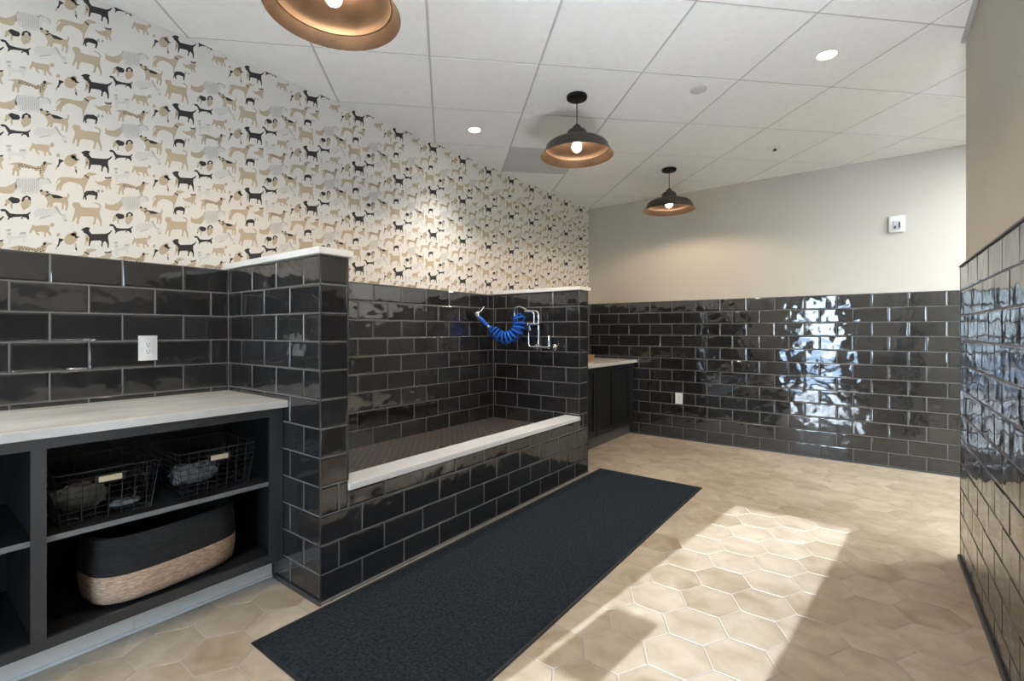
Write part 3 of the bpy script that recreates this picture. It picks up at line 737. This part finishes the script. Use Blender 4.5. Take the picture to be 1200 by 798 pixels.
p0 = pendant((-1.515, 2.691, CE), 'bronze dome pendant over the mat, second from the front, near the grey panel')
copy_thing(p0, (-1.515, .964, CE), 'largest bronze dome pendant nearest the viewer, cut by the top edge')
copy_thing(p0, (-1.515, 4.418, CE), 'farthest bronze dome pendant, hanging before the beige back wall')

# ------------------------------------------------------------------ ceiling fittings
def downlight(loc, r, label, watts):
    t = thing('recessed_downlight', label, 'downlight', loc, 'lit recessed downlights')
    mb = MB(); mb.lathe([(r+.012,-.0002),(r+.011,-.004),(r+.002,-.005),(r,-.002),(r,.0)], loc, 36); mb.build('trim_ring', M['white'], t, 40)
    mb = MB(); mb.lathe([(.0001,-.0018),(r-.0005,-.0018)], loc, 36); mb.build('lens', M['led'], t)
    la = bpy.data.lights.new('downlight_beam', 'AREA'); la.shape = 'DISK'; la.size = 2*r; la.energy = watts; la.color = LEDC; la.spread = math.radians(95)
    lo = bpy.data.objects.new('downlight_beam', la); COL.objects.link(lo); lo.location = (loc[0], loc[1], loc[2]-.007)
    lo.parent = t; lo.matrix_parent_inverse = Matrix.Translation(-t.location)
    return t
downlight((-2.378, 2.681, CE), .041, 'lit round downlight close to the dog wallpaper', LEDW1)
downlight((-.205, 3.107, CE), .044, 'lit round downlight near the right-hand wall', LEDW2)
mb = MB(); mb.lathe([(.050,-.0002),(.050,-.004),(.046,-.006),(.0001,-.006)], (-.872, 3.076, CE), 36)
tag(mb.build('sprinkler_cover', M['grey_white'], None, 40), 'flat white round cover plate in the middle of the ceiling', 'sprinkler cover')
sd = thing('ceiling_sprinkler', 'white round ceiling sprinkler with dark centre near the back wall', 'sprinkler', (-.65, 4.437, CE))
mb = MB(); mb.lathe([(.062,-.0002),(.062,-.005),(.052,-.010),(.034,-.012),(.030,-.006),(.0001,-.006)], (-.65, 4.437, CE), 36); mb.build('cover_ring', M['white'], sd, 40)
mb = MB(); mb.lathe([(.010,-.006),(.010,-.018),(.016,-.019),(.016,-.021),(.0001,-.021)], (-.65, 4.437, CE), 20); mb.build('deflector', M['slot'], sd, 40)
for lx, ly, tcol, tstr, lab in FILL_PANELS:  # unseen fixtures built to carry the added fill
    t = thing('added_ceiling_light', lab, 'ceiling light', (lx, ly, CE))
    mb = MB(); a = .29
    for s0, s1 in (((-a,-a),(a,-a+.02)), ((-a,a-.02),(a,a)), ((-a,-a+.02),(-a+.02,a-.02)), ((a-.02,-a+.02),(a,a-.02))):
        mb.box((lx+s0[0], ly+s0[1], CE-.018), (lx+s1[0], ly+s1[1], CE-.0003))
    mb.build('frame', M['white'], t)
    mb = MB(); mb.box((lx-a+.021, ly-a+.021, CE-.015), (lx+a-.021, ly+a-.021, CE-.004)); mb.build('diffuser', plain('added_light_panel', (1, 1, 1), 0.5, emit=tcol, strength=tstr), t)

# fill light added low on the right-hand wall, unseen, to lift the ceiling
ul = thing('added_uplighter', 'added white fill light trough low on the right-hand tiles, unseen beside the viewer', 'added fill light', (XR, .75, .30))
ux = XR - .0005; uz = .24
mb = MB()
for x0, x1, y0, y1, z0, z1 in ((ux-.012, ux, .35, 1.15, uz, uz+.11), (ux-.12, ux-.0125, .35, 1.15, uz, uz+.012), (ux-.12, ux-.108, .35, 1.15, uz+.0125, uz+.10), (ux-.1075, ux-.0125, .35, .362, uz+.0125, uz+.10)):
    mb.box((x0, y0, z0), (x1, y1, z1))
mb.build('housing', M['white'], ul)
MB().box((ux-.135, 1.1505, uz), (ux, 1.162, uz+.34), 0, .002).build('added_baffle', M['white'], ul)  # tall plate added to keep the glow out of the tile reflections
MB().box((ux-.107, .363, uz+.045), (ux-.013, 1.149, uz+.055)).build('fill_emitter', M['added_uplight'], ul)

# ------------------------------------------------------------------ things on the walls
st = thing('alarm_strobe', 'white square alarm strobe high on the beige back wall', 'alarm strobe', (.157, YB, 2.10))
yw = YB + .0065
mb = MB(); mb.box((.098, yw-.030, 2.030), (.212, yw, 2.172), 0, .012, 4); mb.build('housing', M['white'], st, 40)
mb = MB(); mb.box((.128, yw-.046, 2.050), (.186, yw-.0302, 2.125), 0, .008, 3); mb.build('strobe_lens', M['lensclear'], st, 40)
mb = MB(); mb.box((.166, yw-.050, 2.062), (.178, yw-.0465, 2.110)); mb.box((.136, yw-.050, 2.060), (.150, yw-.0465, 2.080)); mb.build('flash_tube', M['slot'], st)

def outlet(label, at, u, n):
    """at: centre on the wall face; u along the wall; n out of it"""
    u, n, up = Vector(u), Vector(n), Vector((0,0,1)); at = Vector(at)
    t = thing('wall_outlet', label, 'outlet', at)
    R_ = Matrix((u, n, up)).transposed()
    def bx(mb, a0, a1, z0, z1, d0, d1, mi=0, bev=0):
        c = at + u*(a0+a1)/2 + n*(d0+d1)/2 + up*(z0+z1)/2; s = (abs(a1-a0)/2, abs(d1-d0)/2, abs(z1-z0)/2)
        mb.box((c.x-s[0], c.y-s[1], c.z-s[2]), (c.x+s[0], c.y+s[1], c.z+s[2]), mi, bev, 2, R_)
    mb = MB(); bx(mb, -.038, .038, -.060, .060, .0004, .006, 0, .002); mb.build('cover_plate', M['white'], t, 40)
    mb = MB(); bx(mb, -.017, .017, -.034, .034, .0062, .0085, 0, .001); f = mb.build('receptacle', M['white'], t, 40)
    mb = MB()
    for z in (.013, -.020):
        bx(mb, -.0075, -.0050, z+.002, z+.010, .0086, .0090); bx(mb, .0050, .0075, z+.002, z+.009, .0086, .0090); bx(mb, -.0025, .0025, z-.007, z-.002, .0086, .0090)
    mb.build('slot', M['slot'], f)
    return t
outlet('white power outlet on the dark tiles above the long counter', (XL, .785, 1.101), (0,1,0), (1,0,0))
outlet('white power outlet low on the tiled back wall', (-1.700, YB, .447), (1,0,0), (0,-1,0))

# taps on the far half wall
PF = P2A; PY = PF - .062
tp = thing('wall_faucet', 'chrome wall faucet with tall bent pipes on the far half wall', 'faucet', (-2.26, PF, 1.05))
ch = M['chrome']
mb = MB(); mb.tube(arc([(-2.361, PY, 1.120), (-2.361, PY, 1.047), (-2.30, PY, 1.045)], .03), .0105, 12)
mb.tube([(-2.31, PY, 1.045), (-2.12, PY, 1.045)], .0105, 12)
for x in (-2.325, -2.145):
    mb.tube([(x, PF-.001, 1.045), (x, PY, 1.045)], .011, 12); mb.lathe([(.0001,-.011),(.022,-.010),(.028,-.004),(.028,-.0005)], (x, PF, 1.045), 20, 0, 'Y')
mb.build('mixer_body', ch, tp, 40)
mb = MB(); mb.tube(arc([(-2.260, PY, 1.045), (-2.260, PY, 1.350), (-2.38, PY, 1.356), (-2.425, PY, 1.386), (-2.478, PY-.004, 1.392), (-2.509, PY-.006, 1.372), (-2.509, PY-.006, 1.312)], .035), .0095, 12); mb.build('riser_pipe', ch, tp, 40)
mb = MB(); mb.tube(arc([(-2.303, PY-.004, 1.235), (-2.303, PY-.004, 1.344), (-2.40, PY-.004, 1.350)], .03), .0095, 12); mb.build('branch_pipe', ch, tp, 40)
mb = MB(); mb.tube([(-2.365, PY, 1.240), (-2.248, PY, 1.240)], .013, 12); mb.tube([(-2.355, PY, 1.24), (-2.346, PY, 1.187)], .007, 10); mb.ball((-2.370, PY, 1.240), .017, 0, 14)
mb.build('vacuum_breaker', ch, tp, 40)
for x, y, z in ((-2.303, PY-.004, 1.252), (-2.26, PY, 1.300), (-2.26, PY, 1.085)):
    MB().lathe([(.0125,0),(.0125,.02)], (x, y, z), 16, 0, 'Z', True).build('pipe_collar', ch, tp, 40)
for x, z0, z1 in ((-2.361, 1.085, 1.130), (-2.157, 1.040, 1.105)):
    mb = MB(); mb.tube([(x, PY, z0), (x, PY, z1)], .011, 12); mb.tube([(x, PY, z1), (x, PY, z1+.038)], .005, 8); mb.build('valve_stem', ch, tp, 40)
mb = MB(); mb.lathe([(.0001,-.030),(.020,-.028),(.024,-.018),(.022,-.004),(.011,0)], (-2.112, PY-.006, 1.046), 18, 0, 'Y')
mb.build('handle_knob', ch, tp, 40)

hs = thing('coiled_hose', 'bright blue coiled spray hose hanging from the chrome faucet', 'hose', (-2.6, 3.25, 1.15))
path = spline([(-2.470, 3.350, 1.318), (-2.428, 3.322, 1.268), (-2.440, 3.300, 1.185), (-2.500, 3.280, 1.135), (-2.568, 3.255, 1.130), (-2.625, 3.235, 1.165), (-2.668, 3.222, 1.212)], 16)
PL = [0]
for a, b in zip(path, path[1:]): PL.append(PL[-1] + (b-a).length)
def along(s):
    s = max(0, min(PL[-1], s))
    for i in range(len(path)-1):
        if PL[i+1] >= s:
            f = (s-PL[i])/max(1e-9, PL[i+1]-PL[i]); return path[i].lerp(path[i+1], f), (path[i+1]-path[i]).normalized()
    return path[-1], (path[-1]-path[-2]).normalized()
turns = 13; N = turns*22; cp = []
ref = None
for i in range(N+1):
    f = i/N; p, tdir = along(f*PL[-1])
    if ref is None: ref = tdir.orthogonal().normalized()
    ref = (ref - tdir*ref.dot(tdir)).normalized(); bn = tdir.cross(ref)
    rr = .047*min(1, f*9+.25, (1-f)*9+.25); a = 2*PI*turns*f
    cp.append(p + (ref*math.cos(a) + bn*math.sin(a))*rr)
mb = MB(); mb.tube(arc([(-2.509, PY-.006, 1.312), (-2.509, PY-.012, 1.285), (-2.490, 3.352, 1.31), cp[0]], .02)[:-1] + cp + [(-2.684, 3.214, 1.222)], .0088, 10); mb.build('hose_coil', M['blue'], hs, 60)
mb = MB(); mb.lathe([(.0105,0),(.0105,.02)], (-2.509, PY-.006, 1.293), 16, 0, 'Z', True); mb.build('hose_nut', ch, hs, 40)
mb = MB(); mb.tube([(-2.681, 3.215, 1.218), (-2.692, 3.208, 1.228)], .010, 12); mb.build('hose_coupling', M['white'], hs, 40)
mb = MB(); mb.tube([(-2.692, 3.208, 1.228), (-2.708, 3.197, 1.247), (-2.735, 3.175, 1.285), (-2.756, 3.158, 1.312)], [.012, .0165, .017, .013], 14); mb.build('spray_handle', M['blue'], hs, 60)
mb = MB(); mb.tube([(-2.754, 3.159, 1.310), (-2.765, 3.148, 1.328), (-2.772, 3.138, 1.345)], [.017, .024, .020], 14)
mb.tube([(-2.760, 3.150, 1.330), (-2.745, 3.185, 1.362), (-2.742, 3.210, 1.388)], .0065, 8); mb.ball((-2.742, 3.212, 1.391), .009, 0, 10)
mb.build('spray_head', ch, hs, 40)
hd = thing('spray_holder', 'black wall holder gripping the spray head on the tiles above the bath', 'holder', (XL, 3.10, 1.335))
mb = MB(); mb.lathe([(.0001,.0004),(.046,.0005),(.048,.008),(.040,.020),(.0001,.020)], (XL, 3.100, 1.337), 24, 0, 'X'); mb.build('wall_plate', M['black_plastic'], hd, 40)
mb = MB(); mb.tube([(XL+.010, 3.100, 1.337), (XL+.022, 3.108, 1.338)], .013, 12)
mb.tube([(XL+.020 + .0*k, 3.118 + .026*math.cos(a), 1.338 + .026*math.sin(a)) for k, a in enumerate([PI*.15 + i*PI*1.7/14 for i in range(15)])], .007, 8); mb.build('clip_ring', M['black_plastic'], hd, 40)

# ------------------------------------------------------------------ light
sun = bpy.data.lights.new('sun', 'SUN'); sun.energy = SUN; sun.angle = math.radians(0.4); sun.color = SUNC
so = bpy.data.objects.new('sun', sun); COL.objects.link(so)
d = Vector((0.109, 1.0, -(2.055/4.91)*Vector((0.109,1.0)).length/1.0)).normalized()
so.rotation_euler = d.to_track_quat('-Z', 'Y').to_euler(); so.location = (-1, -8, 5)
w = bpy.data.worlds.new('sky'); SC.world = w; w.use_nodes = True
nt = w.node_tree; bg = nt.nodes['Background']
tc = nd(nt, 'ShaderNodeTexCoord'); sep = nd(nt, 'ShaderNodeSeparateXYZ'); nt.links.new(tc.outputs['Generated'], sep.inputs[0])
r = nd(nt, 'ShaderNodeValToRGB'); e = r.color_ramp.elements
e[0].position = 0.0; e[0].color = (0.74, 0.89, 1.0, 1); e[1].position = 0.7; e[1].color = (0.40, 0.62, 1.0, 1)
nt.links.new(sep.outputs['Z'], r.inputs[0]); nt.links.new(r.outputs[0], bg.inputs['Color']); bg.inputs['Strength'].default_value = SKY

# ------------------------------------------------------------------ camera
cam = bpy.data.cameras.new('camera'); co = bpy.data.objects.new('camera', cam); COL.objects.link(co)
cam.sensor_width = 36; cam.lens = 561.2/1200*36; cam.shift_x = 0; cam.shift_y = -(399-387.9)/1200; cam.clip_start = .01
co.location = (0, 0, 1.183); co.rotation_euler = (PI/2, 0, 0.64739); SC.camera = co
vs_ = SC.view_settings; vs_.view_transform = 'Standard'; vs_.look = 'None'; vs_.exposure = EXPO; vs_.gamma = 1; vs_.use_curve_mapping = False
cy_ = SC.cycles; cy_.use_denoising = True; cy_.max_bounces = 10; cy_.diffuse_bounces = 6; cy_.glossy_bounces = 6; cy_.transparent_max_bounces = 8
cy_.sample_clamp_indirect = 8; cy_.caustics_reflective = False; cy_.caustics_refractive = False; cy_.blur_glossy = 0.5
